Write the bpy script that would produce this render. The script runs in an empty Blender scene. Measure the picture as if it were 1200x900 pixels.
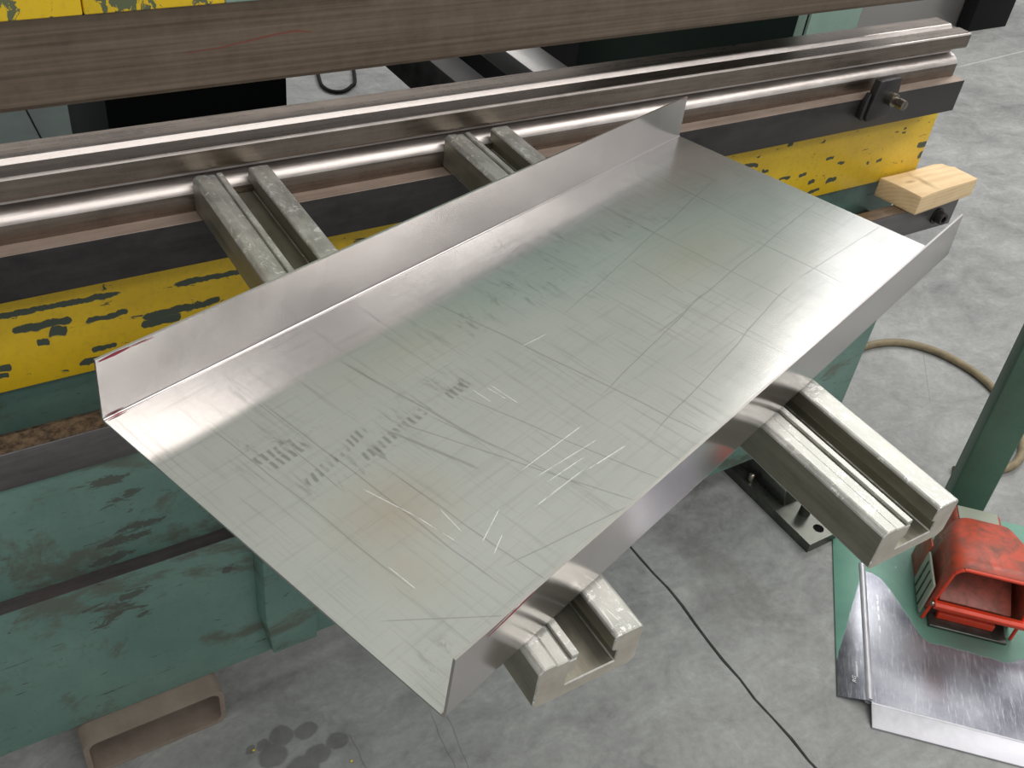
import bpy, bmesh, math, random
from mathutils import Vector, Matrix
random.seed(7)
S = bpy.context.scene
C = S.collection

# ------------------------------------------------------------------ camera, world, lamps, exposure
cam_d = bpy.data.cameras.new('camera'); cam = bpy.data.objects.new('camera', cam_d); C.objects.link(cam)
CX = Vector((0.84751, -0.51877, 0.11228)); CY = Vector((-0.25733, -0.58661, -0.76790)); CZ = Vector((0.46422, 0.62191, -0.63065))
cam.matrix_world = Matrix(((CX.x, -CY.x, -CZ.x, 0), (CX.y, -CY.y, -CZ.y, 0), (CX.z, -CY.z, -CZ.z, 1.4964), (0, 0, 0, 1)))
cam_d.sensor_width = 36; cam_d.lens = 1180.26 / 1200 * 36; cam_d.clip_start = 0.02
S.camera = cam
W = bpy.data.worlds.new('hall_air'); S.world = W; W.use_nodes = True
W.node_tree.nodes['Background'].inputs[0].default_value = (0.86, 0.86, 0.86, 1)
W.node_tree.nodes['Background'].inputs[1].default_value = 0.55
def area(x, y, z, sx, sy, power, col=(1, .975, .94), rx=0, ry=0):
    d = bpy.data.lights.new('ceiling_strip', 'AREA'); d.shape = 'RECTANGLE'; d.size = sx; d.size_y = sy
    d.energy = power; d.color = col
    o = bpy.data.objects.new('ceiling_strip', d); C.objects.link(o); o.location = (x, y, z); o.rotation_euler = (rx, ry, 0)
area(3.6, -0.4, 4.2, 3.0, 0.6, 60)
area(4.6, 2.4, 4.2, 3.0, 0.9, 100)
area(0.9, -0.9, 4.2, 3.4, 0.6, 34)
area(1.5, 5.0, 4.2, 4.0, 0.7, 60)
area(1.5, -2.6, 4.2, 5.0, 0.8, 70)
area(6.4, 4.2, 4.3, 4.5, 3.2, 34, (.97, .99, 1))   # added unseen light, brightens the right end of the tray by reflection
S.view_settings.view_transform = 'Standard'; S.view_settings.look = 'None'
S.view_settings.exposure = 0.0; S.view_settings.gamma = 1; S.view_settings.use_curve_mapping = False

# ------------------------------------------------------------------ node helpers
def s2l(c):
    return tuple(((v / 255) / 12.92 if v / 255 <= .04045 else ((v / 255 + .055) / 1.055) ** 2.4) for v in c) + (1,)
class NT:
    def __init__(s, name):
        s.m = bpy.data.materials.new(name); s.m.use_nodes = True; s.t = s.m.node_tree; s.n = s.t.nodes
        s.b = s.n['Principled BSDF']; s.co = s.n.new('ShaderNodeTexCoord').outputs['Object']
    def put(s, inp, v):
        if isinstance(v, bpy.types.NodeSocket): s.t.links.new(v, inp)
        else: inp.default_value = v
    def math(s, op, a, b=0.0, c=None, clamp=False):
        n = s.n.new('ShaderNodeMath'); n.operation = op; n.use_clamp = clamp
        s.put(n.inputs[0], a); s.put(n.inputs[1], b)
        if c is not None: s.put(n.inputs[2], c)
        return n.outputs[0]
    def mapping(s, scale=(1, 1, 1), rot=(0, 0, 0), loc=(0, 0, 0), co=None):
        n = s.n.new('ShaderNodeMapping'); s.t.links.new(co or s.co, n.inputs[0])
        n.inputs['Scale'].default_value = scale; n.inputs['Rotation'].default_value = rot; n.inputs['Location'].default_value = loc
        return n.outputs[0]
    def noise(s, scale=5, detail=4, rough=.55, sc=(1, 1, 1), rot=(0, 0, 0), loc=(0, 0, 0), dist=0):
        n = s.n.new('ShaderNodeTexNoise'); s.t.links.new(s.mapping(sc, rot, loc), n.inputs['Vector'])
        n.inputs['Scale'].default_value = scale; n.inputs['Detail'].default_value = detail
        n.inputs['Roughness'].default_value = rough; n.inputs['Distortion'].default_value = dist
        return n.outputs['Fac']
    def ramp(s, v, lo, hi, a=0.0, b=1.0):
        n = s.n.new('ShaderNodeMapRange'); n.clamp = True; s.put(n.inputs['Value'], v)
        n.inputs['From Min'].default_value = lo; n.inputs['From Max'].default_value = hi
        n.inputs['To Min'].default_value = a; n.inputs['To Max'].default_value = b
        return n.outputs[0]
    def mix(s, f, a, b):
        n = s.n.new('ShaderNodeMix'); n.data_type = 'RGBA'
        s.put(n.inputs['Factor'], f); s.put(n.inputs[6], a); s.put(n.inputs[7], b)
        return n.outputs[2]
    def xyz(s):
        n = s.n.new('ShaderNodeSeparateXYZ'); s.t.links.new(s.co, n.inputs[0]); return n.outputs
    def seg(s, x, y, p, q, w):
        """soft mask, 1 on the segment p-q of half width w"""
        dx, dy = q[0] - p[0], q[1] - p[1]; L = math.hypot(dx, dy); dx /= L; dy /= L
        a = s.math('ADD', s.math('MULTIPLY', x, dx), s.math('MULTIPLY', y, dy))
        c = s.math('ADD', s.math('MULTIPLY', x, -dy), s.math('MULTIPLY', y, dx))
        a0 = p[0] * dx + p[1] * dy; c0 = -p[0] * dy + p[1] * dx
        ea = s.math('SUBTRACT', 1.0, s.math('MULTIPLY', s.math('ABSOLUTE', s.math('SUBTRACT', a, a0 + L / 2)), 2 / L), clamp=True)
        ec = s.math('SUBTRACT', 1.0, s.math('MULTIPLY', s.math('ABSOLUTE', s.math('SUBTRACT', c, c0)), 1 / w), clamp=True)
        return s.math('MULTIPLY', s.math('MULTIPLY', ea, 5.0, clamp=True), ec)
    def blob(s, x, y, c, r, soft=.3):
        dx = s.math('MULTIPLY', s.math('SUBTRACT', x, c[0]), 1 / r[0]); dy = s.math('MULTIPLY', s.math('SUBTRACT', y, c[1]), 1 / r[1])
        d = s.math('SQRT', s.math('ADD', s.math('MULTIPLY', dx, dx), s.math('MULTIPLY', dy, dy)))
        return s.ramp(d, 1 - soft, 1, 1, 0)
    def maxi(s, lst):
        o = lst[0]
        for v in lst[1:]: o = s.math('MAXIMUM', o, v)
        return o
    def bump(s, h, strength=.2, dist=.001):
        n = s.n.new('ShaderNodeBump'); n.inputs['Strength'].default_value = strength; n.inputs['Distance'].default_value = dist
        s.put(n.inputs['Height'], h); s.t.links.new(n.outputs[0], s.b.inputs['Normal'])
    def set(s, col=None, rough=None, metal=None, spec=None):
        if col is not None: s.put(s.b.inputs['Base Color'], col)
        if rough is not None: s.put(s.b.inputs['Roughness'], rough)
        if metal is not None: s.put(s.b.inputs['Metallic'], metal)
        if spec is not None: s.put(s.b.inputs['Specular IOR Level'], spec)
        return s.m

def worn_steel(name, c1, c2, rough=.35, metal=.9, streak=(1, 30, 30), scale=8, rvar=.12, nicks=0.0, nickcol=(235, 232, 228)):
    t = NT(name); a = t.noise(scale, 6, .65, streak); b = t.noise(35, 4, .7)
    f = t.math('ADD', t.math('MULTIPLY', a, .7), t.math('MULTIPLY', b, .3))
    col = t.mix(t.ramp(f, .35, .65), s2l(c1), s2l(c2))
    if nicks:
        k = t.math('MAXIMUM', t.ramp(t.noise(60, 5, .8, (1, 1, 1), dist=.5), 1 - nicks, 1 - nicks + .04), t.ramp(t.noise(150, 4, .8, (1, .35, 1), (0, 0, .7), dist=1.2), 1 - nicks, 1 - nicks + .06, 0, .7))
        col = t.mix(k, col, s2l(nickcol))
    t.bump(t.math('ADD', a, b), .25, .0008)
    return t.set(col, t.ramp(f, .3, .7, rough - rvar, rough + rvar), metal)

def painted(name, c1, c2, chip=(58, 66, 60), thr=.66, chipsc=(1, 1, 2.4), scale=16, rough=.45, dirt=None, dthr=.62, extra=None):
    t = NT(name); v = t.noise(6, 5, .6)
    col = t.mix(t.ramp(v, .35, .7), s2l(c1), s2l(c2))
    fine = t.noise(120, 3, .6)
    col = t.mix(t.ramp(fine, .5, .9, 0, .25), col, s2l(chip))
    if dirt:
        d1 = t.noise(4.5, 8, .72, (1, 1, 1.4), dist=.4)
        col = t.mix(t.ramp(d1, dthr, dthr + .07, 0, .8), col, s2l(dirt))
        d2 = t.noise(9, 5, .7, (1, 1, 14), (0, .12, 0), dist=.3)
        col = t.mix(t.ramp(d2, .655, .68, 0, .85), col, s2l((60, 66, 62)))
    ch = t.ramp(t.noise(scale, 6, .68, chipsc, dist=.7), thr, thr + .012)
    if extra: ch = t.math('MAXIMUM', ch, extra(t))
    col = t.mix(ch, col, s2l(chip))
    t.bump(t.math('SUBTRACT', t.math('MULTIPLY', v, .3), ch), .35, .0008)
    return t.set(col, t.math('ADD', rough, t.math('MULTIPLY', ch, .2)), 0, .4)

# ------------------------------------------------------------------ materials
M = {}
def yellow_extra(t):
    x, y, z = t.xyz()
    w = t.math('MULTIPLY', t.math('SUBTRACT', t.noise(30, 4, .7), .5), .016)
    z2 = t.math('ADD', z, w); x2 = t.math('ADD', x, w); KY = 1.06 / 1.0185
    L = [((-.02, .797), (.19, .793), .006), ((.24, .790), (.40, .786), .006), ((.06, .772), (.13, .772), .008), ((.14, .765), (.19, .766), .006),
         ((.20, .752), (.30, .753), .008), ((.20, .742), (.25, .742), .009), ((.10, .762), (.12, .757), .010), ((.085, .750), (.10, .748), .008),
         ((.31, .738), (.315, .736), .011), ((.12, .705), (.22, .712), .006), ((.14, .722), (.17, .722), .006), ((.03, .728), (.055, .724), .008), ((.03, .716), (.05, .714), .006)]
    RY = [((1.41, .737), (1.43, .735), .004), ((1.445, .722), (1.465, .72), .004), ((1.35, .712), (1.37, .714), .005), ((1.43, .688), (1.46, .690), .006), ((1.38, .693), (1.40, .694), .005), ((1.20, .756), (1.24, .752), .006), ((1.25, .740), (1.27, .738), .004), ((1.60, .757), (1.612, .757), .003), ((1.602, .766), (1.61, .766), .003), ((1.525, .706), (1.535, .705), .004), ((1.66, .72), (1.70, .722), .009), ((1.68, .70), (1.70, .698), .010), ((1.36, .79), (1.37, .79), .004), ((1.295, .78), (1.31, .781), .005), ((1.555, .706), (1.57, .708), .005), ((1.30, .714), (1.33, .714), .004), ((1.39, .672), (1.42, .674), .005), ((1.05, .8), (1.22, .79), .008)]
    extra = t.maxi([t.ramp(t.seg(x2, z2, p, q, rr), .25, .4) for p, q, rr in RY])
    return t.math('MAXIMUM', extra, t.maxi([t.ramp(t.seg(x2, z2, (p[0] * KY, 1.4964 + (p[1] - 1.4964) * KY), (q[0] * KY, 1.4964 + (q[1] - 1.4964) * KY), r), .25, .4) for p, q, r in L]))
M['yellow'] = painted('yellow_paint', (230, 194, 40), (212, 174, 36), (70, 80, 68), .645, (1, 1, 2.4), 34, .35, None, extra=yellow_extra)
M['yellow2'] = painted('worn_yellow_paint', (244, 206, 44), (232, 194, 44), (104, 112, 84), .535, (1.5, 1, 1), 30, .42)
def wall_extra(t):
    x, y, z = t.xyz()
    Z = [((.125, .540), (.05, .020)), ((.145, .500), (.045, .022)), ((.155, .440), (.06, .018)), ((.14, .425), (.07, .012)), ((.11, .395), (.05, .016)), ((.09, .31), (.055, .045)), ((.13, .335), (.04, .016)), ((.135, .29), (.02, .02)), ((.26, .318), (.016, .014)), ((.30, .50), (.03, .04))]
    zone = t.maxi([t.blob(x, z, c, r, .7) for c, r in Z])
    n = t.noise(24, 7, .75, (1, 1, 2.6), (0, .1, 0), dist=.5)
    return t.math('MULTIPLY', t.ramp(t.math('ADD', t.math('MULTIPLY', zone, .22), n), .66, .70), .8)
M['green_wall'] = painted('green_machine_paint', (112, 144, 134), (94, 126, 118), (80, 78, 72), .655, (1, 1, 5), 30, .42, (94, 98, 86), .56, extra=wall_extra)
M['green'] = painted('dark_green_paint', (72, 104, 90), (60, 88, 76), (40, 46, 42), .72, (1, 1, 2), 14, .4)
M['post_green'] = painted('post_green_paint', (84, 112, 96), (72, 98, 84), (50, 54, 48), .74, (1, 1, 2), 14, .45)
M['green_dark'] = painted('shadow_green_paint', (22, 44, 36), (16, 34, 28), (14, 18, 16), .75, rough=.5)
M['green_light'] = painted('pale_green_paint', (150, 176, 164), (140, 166, 154), (70, 90, 80), .75, rough=.5)
M['beam'] = painted('chalky_green_cream_paint', (214, 220, 210), (204, 210, 200), (120, 130, 120), .75, rough=.5)
M['brown_steel'] = worn_steel('brown_oiled_steel', (102, 90, 80), (140, 124, 110), .36, .85, (1, 22, 22), 5, .08, .2)
M['die_steel'] = worn_steel('die_tool_steel', (116, 106, 98), (150, 138, 128), .30, .95, (1, 20, 20), 7, .08, .25)
M['ram_steel'] = worn_steel('ram_brown_steel', (98, 86, 74), (132, 117, 102), .48, .5, (1, 110, 110), 2.2, .08, .22, (190, 170, 150))
M['black_steel'] = worn_steel('black_oiled_steel', (46, 44, 45), (74, 71, 71), .42, .55, (1, 5, 5), 6, .1)
M['polished'] = worn_steel('rubbed_bright_steel', (190, 180, 174), (226, 220, 216), .42, .8, (1, 14, 14), 14, .1, .3, (250, 248, 246))  # rubbed steel, whitened to carry the glint of overhead light
M['ledge_top'] = worn_steel('brown_ledge_top', (140, 124, 112), (168, 150, 138), .5, .4, (1, 14, 14), 6, .08)
M['arm_end'] = worn_steel('sawn_aluminium_end', (176, 168, 156), (202, 196, 186), .55, .45, (1, 1, 1), 18, .08, .3)
M['rim'] = worn_steel('scratched_bright_rim', (182, 182, 188), (206, 206, 212), .45, .6, (1, 1, 1), 18, .08, .3)
M['bar_steel'] = worn_steel('grey_rolled_bar', (92, 90, 92), (122, 118, 118), .42, .6, (1, 14, 8), 7, .1)
M['strip'] = worn_steel('bare_scraped_edge', (84, 78, 80), (104, 96, 94), .5, .4, (1, 10, 10), 10)
M['arm'] = worn_steel('scuffed_aluminium', (172, 172, 165), (214, 214, 208), .48, .65, (3, 1, 3), 26, .14, .42, (244, 244, 240))
M['arm_dull'] = worn_steel('tarnished_aluminium', (134, 131, 118), (168, 165, 150), .46, .75, (14, 1, 14), 6, .1, .22)
M['foot'] = worn_steel('oily_foot_steel', (74, 76, 70), (112, 114, 108), .34, .8, (1, 1, 1), 9, .12)
M['tube'] = worn_steel('primed_tube_steel', (128, 116, 104), (156, 142, 130), .6, .15, (1, 1, 1), 9, .08)
M['bolt'] = worn_steel('bolt_steel', (110, 104, 94), (168, 160, 148), .3, .95, (1, 1, 1), 60, .08)
M['black_bolt'] = worn_steel('black_bolt_steel', (38, 36, 36), (60, 58, 56), .35, .6, (1, 1, 1), 60, .08)
M['black'] = NT('matt_black_paint').set((.004, .004, .005, 1), .6, 0, .2)
M['rubber'] = NT('black_rubber').set(s2l((20, 22, 22)), .7, 0, .2)
M['panel_grey'] = worn_steel('grey_sheet_cladding', (168, 166, 164), (176, 174, 172), .32, .7, (1, 1, 1), 1.5, .04)

def mk_bar_dirty():
    t = NT('bar_top_with_grime'); x, y, z = t.xyz()
    a = t.noise(9, 5, .6, (1, 14, 8))
    col = t.mix(t.ramp(a, .35, .65), s2l((106, 96, 90)), s2l((146, 132, 120)))
    g = t.mix(t.ramp(t.noise(60, 5, .75), .4, .6), s2l((62, 50, 40)), s2l((120, 100, 80)))
    m = t.math('MULTIPLY', t.ramp(x, .5, .7, 1, 0), t.ramp(t.noise(20, 4, .6), .25, .4))
    t.bump(t.noise(90, 4, .7), .5, .002)
    return t.set(t.mix(m, col, g), t.math('ADD', .4, t.math('MULTIPLY', m, .4)), t.math('SUBTRACT', .7, t.math('MULTIPLY', m, .7)))
M['bar_top'] = mk_bar_dirty()

def mk_floor():
    t = NT('trowelled_concrete'); x, y, z = t.xyz()
    a = t.noise(1.1, 6, .6); b = t.noise(9, 7, .72, (1, 1.7, 1), (0, 0, .5), dist=.8); c = t.noise(70, 5, .7); d = t.noise(3.2, 5, .7, (1, 1.3, 1), (0, 0, -.4), dist=1.4)
    f = t.math('ADD', t.math('ADD', t.math('MULTIPLY', a, .4), t.math('MULTIPLY', b, .4)), t.math('ADD', t.math('MULTIPLY', c, .20), t.math('MULTIPLY', d, .3)))
    col = t.mix(t.ramp(f, .50, .78), s2l((110, 111, 110)), s2l((164, 166, 164)))
    col = t.mix(t.ramp(b, .60, .78, 0, .3), col, s2l((186, 186, 183)))
    spots = [((.262, .866), (.013, .011)), ((.292, .867), (.022, .020)), ((.329, .858), (.022, .016)), ((.33, .811), (.024, .019)), ((.367, .818), (.021, .016)), ((.268, .841), (.026, .022)), ((.240, .866), (.009, .007)), ((.30, .80), (.03, .024))]
    w = t.math('MULTIPLY', t.math('SUBTRACT', t.noise(45, 3, .6), .5), .014)
    x2 = t.math('ADD', x, w); y2 = t.math('ADD', y, w)
    sp = t.maxi([t.blob(x2, y2, c0, r, .2) for c0, r in spots])
    col = t.mix(t.math('MULTIPLY', sp, .5), col, s2l((74, 70, 66)))
    st = t.ramp(t.noise(2.3, 6, .7, (1, 1, 1), (0, 0, 0), (4, 2, 0), .6), .60, .72, 0, .42)
    col = t.mix(st, col, s2l((88, 86, 82)))
    w2 = t.math('MULTIPLY', t.math('SUBTRACT', t.noise(9, 2, .5), .5), .05); x3 = t.math('ADD', x, w2); y3 = t.math('ADD', y, w2)
    ln = t.maxi([t.seg(x3, y3, p, q, r) for p, q, r in [((.395, .83), (.38, .72), .0018), ((.52, .80), (.50, .62), .0018), ((.55, .82), (.53, .66), .0015), ((2.02, .98), (2.2, 1.16), .0012)]])
    col = t.mix(t.math('MULTIPLY', ln, .5), col, s2l((70, 68, 66)))
    ll = t.seg(x, y, (4.0, 2.54), (5.2, 2.63), .006)
    col = t.mix(t.math('MULTIPLY', ll, .5), col, s2l((225, 224, 220)))
    pits = t.ramp(t.noise(160, 2, .5), .76, .79)
    col = t.mix(t.math('MULTIPLY', pits, .6), col, s2l((60, 58, 56)))
    t.bump(f, .18, .0025)
    return t.set(col, t.ramp(b, .3, .7, .48, .72), 0, .35)
M['floor'] = mk_floor()
M['joint'] = NT('dark_joint_filler').set(s2l((44, 40, 38)), .9)
M['yellow_chip'] = NT('yellow_paint_flake').set(s2l((235, 200, 40)), .5)

def mk_tray():
    t = NT('stainless_mill_finish'); x, y, z = t.xyz()
    yv = t.math('MULTIPLY', y, -1.0)
    g1 = t.noise(7, 6, .7, (1, 26, 1)); g2 = t.noise(7, 6, .7, (30, 1, 1)); cl = t.noise(5, 5, .6, (1, 1, 1)); fz = t.noise(26, 6, .75, (3.2, 1, 1), dist=.6)
    base = t.mix(t.ramp(cl, .35, .65), s2l((206, 206, 204)), s2l((214, 213, 211)))
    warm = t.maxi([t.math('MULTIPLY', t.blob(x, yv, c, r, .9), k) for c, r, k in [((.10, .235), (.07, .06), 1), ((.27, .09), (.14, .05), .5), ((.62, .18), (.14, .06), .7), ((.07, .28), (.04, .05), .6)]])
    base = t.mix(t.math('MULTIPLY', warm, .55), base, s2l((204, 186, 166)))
    base = t.mix(t.ramp(g1, .52, .75, 0, .30), base, s2l((150, 152, 148)))
    base = t.mix(t.ramp(g2, .54, .75, 0, .45), base, s2l((142, 144, 142)))
    # smudge zones left by handling
    zone = t.maxi([t.blob(x, yv, c, r, .9) for c, r in [((.075, .115), (.05, .035)), ((.09, .17), (.05, .03)), ((.32, .10), (.09, .035)), ((.30, .075), (.035, .012)), ((.42, .10), (.12, .05)), ((.48, .15), (.05, .025)), ((.22, .155), (.10, .03)), ((.12, .18), (.08, .02)), ((.03, .35), (.03, .02)), ((.50, .06), (.08, .03)), ((.62, .10), (.10, .04))]])
    sm = t.math('MULTIPLY', zone, t.ramp(fz, .53, .66))
    base = t.mix(t.math('MULTIPLY', sm, .55), base, s2l((104, 106, 102)))
    # rows of short stroke marks
    xr = t.math('FRACT', t.math('MULTIPLY', t.math('ADD', x, t.math('MULTIPLY', t.noise(30, 2, .5), .01)), 150.0))
    rows = [((.055, .121), (.125, .125)), ((.06, .134), (.12, .131)), ((.07, .168), (.15, .150)), ((.12, .176), (.21, .166)), ((.23, .168), (.26, .166))]
    rw = t.maxi([t.math('MULTIPLY', t.seg(x, yv, p, q, .006), 3.0, clamp=True) for p, q in rows])
    rm = t.math('MULTIPLY', t.math('MULTIPLY', rw, t.ramp(xr, .45, .62)), t.ramp(t.noise(22, 3, .7, (1, 1, 1), loc=(3, 0, 0)), .40, .50))
    base = t.mix(t.math('MULTIPLY', rm, .42), base, s2l((92, 94, 92)))
    wob = t.math('MULTIPLY', t.math('SUBTRACT', t.noise(9, 2, .5), .5), .008)
    xw = t.math('ADD', x, wob); yw = t.math('ADD', yv, wob)
    dark = [((.107, .062), (.107, .351), .0012), ((.057, .058), (.058, .30), .0010), ((.09, .125), (.086, .19), .0008), ((.193, .06), (.215, .25), .0016), ((.16, .16), (.185, .25), .0022),
            ((.325, .05), (.368, .37), .0014), ((.17, .15), (.255, .37), .0011), ((.20, .17), (.235, .33), .0010), ((.24, .17), (.29, .37), .0010),
            ((.332, .26), (.572, .23), .0009), ((.32, .325), (.664, .285), .0010), ((.664, .285), (.865, .30), .0009), ((.45, .24), (.865, .215), .0011), ((.40, .16), (.80, .10), .0008),
            ((.55, .14), (.54, .22), .0010), ((.62, .02), (.62, .34), .0010), ((.74, .03), (.73, .2), .0008), ((.48, .02), (.49, .12), .0009), ((.52, .20), (.53, .37), .0009), ((.70, .21), (.70, .36), .0010),
            ((.12, .33), (.30, .372), .0009), ((.13, .20), (.135, .37), .0010), ((.02, .30), (.10, .37), .0008)]
    dm = t.maxi([t.seg(xw, yw, p, q, r) for p, q, r in dark])
    base = t.mix(t.math('MULTIPLY', dm, .36), base, s2l((90, 90, 86)))
    lite = [((.208, .273), (.295, .273)), ((.21, .286), (.296, .294)), ((.214, .296), (.263, .299)), ((.185, .307), (.253, .308)), ((.255, .175), (.255, .199)), ((.272, .182), (.272, .217)),
            ((.267, .182), (.268, .205)), ((.337, .164), (.372, .167)), ((.129, .257), (.124, .285)), ((.125, .317), (.145, .308)), ((.127, .303), (.163, .289)), ((.10, .20), (.11, .25)), ((.11, .25), (.114, .29)), ((.06, .27), (.06, .30)), ((.25, .31), (.30, .315))]
    lm = t.maxi([t.seg(x, yv, p, q, .0007) for p, q in lite])
    lm = t.math('MULTIPLY', lm, t.ramp(t.noise(60, 3, .6), .3, .5))
    base = t.mix(lm, base, (1, 1, 1, 1))
    rg = t.math('ADD', t.math('ADD', t.ramp(cl, .3, .7, .11, .17), t.ramp(x, .25, .7, 0, .10)), t.math('MULTIPLY', lm, .4))
    t.bump(t.math('ADD', t.math('MULTIPLY', g1, .5), t.math('MULTIPLY', g2, .5)), .06, .0006)
    return t.set(base, rg, .88)
M['tray'] = mk_tray()
def mk_flange():
    t = NT('stainless_flange_finish'); g = t.noise(10, 5, .6, (30, 30, 1)); cl = t.noise(5, 4, .6)
    col = t.mix(t.ramp(cl, .35, .65), s2l((200, 194, 192)), s2l((208, 202, 200)))
    col = t.mix(t.ramp(g, .55, .8, 0, .3), col, s2l((160, 158, 156)))
    t.bump(cl, .05, .001)
    return t.set(col, t.ramp(cl, .3, .7, .13, .2), .9)
M['flange'] = mk_flange()
M['marker'] = NT('red_marker_ink').set(s2l((150, 30, 60)), .5)

M['dull_marker'] = NT('faded_red_ink').set(s2l((122, 72, 62)), .5)
def mk_wood():
    t = NT('pine_wood'); x, y, z = t.xyz()
    w = t.n.new('ShaderNodeTexWave'); w.wave_type = 'RINGS'; w.rings_direction = 'X'
    t.t.links.new(t.mapping((.35, 1, 1), loc=(0, .02, .12)), w.inputs[0]); w.inputs['Scale'].default_value = 42; w.inputs['Distortion'].default_value = 2.2
    w.inputs['Detail'].default_value = 3; w.inputs['Detail Scale'].default_value = 1.2
    col = t.mix(t.ramp(w.outputs['Fac'], .1, .95, 0, .32), s2l((236, 208, 164)), s2l((206, 166, 116)))
    col = t.mix(t.ramp(t.noise(14, 4, .6, (1, 3, 3)), .4, .7, 0, .4), col, s2l((250, 226, 184)))
    k = t.math('MULTIPLY', t.blob(x, y, (.055, .05), (.014, .05), .8), t.ramp(t.noise(30, 4, .7, (2, .6, 1)), .42, .6))
    k2 = t.blob(x, t.math('ADD', y, 0), (.028, .052), (.02, .006), .8)
    col = t.mix(t.math('MAXIMUM', t.math('MULTIPLY', k, .6), t.math('MULTIPLY', k2, .6)), col, s2l((140, 110, 70)))
    t.bump(t.noise(60, 4, .6, (1, 4, 4)), .3, .0008)
    return t.set(col, .6, 0, .3)
M['wood'] = mk_wood()
def mk_red(name, c1, c2, grime):
    t = NT(name); a = t.noise(30, 6, .72, dist=.6); b = t.noise(11, 5, .6)
    col = t.mix(t.ramp(b, .35, .65), s2l(c1), s2l(c2)); col = t.mix(t.ramp(a, .40, .66, 0, grime), col, s2l((104, 80, 66)))
    t.bump(a, .15, .001); return t.set(col, t.ramp(a, .3, .7, .32, .5), 0, .5)
M['red'] = mk_red('worn_red_enamel', (208, 84, 58), (186, 74, 54), .85)
M['red_worn'] = mk_red('rubbed_pink_red_enamel', (196, 108, 92), (176, 96, 84), .8)
M['red_edge'] = mk_red('clean_red_enamel', (232, 68, 36), (222, 62, 34), .25)
def mk_plate():
    t = NT('half_painted_steel'); x, y, z = t.xyz()   # local x runs towards the machine, y to the left
    n1 = t.math('MULTIPLY', t.math('SUBTRACT', t.noise(16, 5, .6), .5), .035)
    fc = t.n.new('ShaderNodeFloatCurve'); cv = fc.mapping.curves[0]
    pts = [(0, .585), (.023, .583), (.042, .556), (.062, .505), (.083, .438), (.111, .36), (.144, .35), (.182, .353), (.223, .348), (.265, .345), (.296, .376), (.4, .40)]
    cv.points[0].location = (0, pts[0][1]); cv.points[1].location = (1, pts[-1][1])
    for px, py in pts[1:-1]: cv.points.new(px / .4, py)
    fc.mapping.update(); t.put(fc.inputs['Value'], t.math('MULTIPLY', y, -2.5, clamp=True))
    right = t.ramp(t.math('SUBTRACT', t.math('ADD', x, t.math('MULTIPLY', n1, .5)), t.math('MULTIPLY', fc.outputs[0], .6)), 0, .002)
    flank = t.math('MULTIPLY', t.ramp(y, .0, .001), t.ramp(t.math('ADD', t.math('ADD', x, t.math('MULTIPLY', n1, 1.4)), t.math('MULTIPLY', y, 4.2)), .345, .352))
    g = t.math('MAXIMUM', t.math('MULTIPLY', right, t.ramp(y, .0, .001, 1, 0)), flank)
    g = t.math('MULTIPLY', g, t.ramp(t.noise(50, 6, .75), .30, .33))
    sc = t.noise(30, 6, .7, (1, 9, 1), (0, 0, .9)); cl = t.noise(7, 5, .6)
    steel = t.mix(t.ramp(cl, .38, .62), s2l((112, 114, 124)), s2l((158, 160, 168)))
    steel = t.mix(t.ramp(sc, .52, .7, 0, .5), steel, s2l((205, 208, 214)))
    rust = t.blob(x, y, (.13, -.12), (.07, .035), .9); steel = t.mix(t.math('MULTIPLY', rust, .45), steel, s2l((96, 66, 62)))
    paint = t.mix(t.ramp(cl, .35, .7), s2l((108, 156, 138)), s2l((88, 132, 118)))
    grime = t.math('MULTIPLY', t.blob(x, y, (.24, -.20), (.09, .13), .8), .75)
    paint = t.mix(grime, paint, s2l((70, 78, 70)))
    # chalky mill marks
    dash = t.ramp(t.noise(80, 2, .5), .45, .5)
    mk = t.math('MULTIPLY', t.maxi([t.seg(x, y, p, q, .0022) for p, q in [((.09, .019), (.13, .019)), ((.20, -.027), (.30, -.026)), ((.016, -.03), (.016, -.55))]]), dash)
    steel = t.mix(t.math('MULTIPLY', mk, .8), steel, s2l((222, 222, 220)))
    t.bump(t.math('ADD', sc, t.math('MULTIPLY', g, 2.0)), .12, .0006)
    return t.set(t.mix(g, steel, paint), t.math('ADD', t.ramp(sc, .3, .7, .30, .40), t.math('MULTIPLY', g, .12)), t.math('SUBTRACT', .85, t.math('MULTIPLY', g, .85)))
M['plate'] = mk_plate()
M['label_grey'] = NT('grey_green_side_cover').set(s2l((160, 166, 150)), .5)
M['hose'] = worn_steel('dusty_hose_rubber', (112, 100, 78), (148, 134, 104), .6, 0, (1, 1, 1), 30)
M['mark_white'] = NT('chalky_stamp').set(s2l((216, 216, 212)), .7)
M['dark_slab'] = painted('dark_green_floor_plate', (66, 80, 75), (54, 66, 62), (60, 70, 66), .8, rough=.5)

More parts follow.
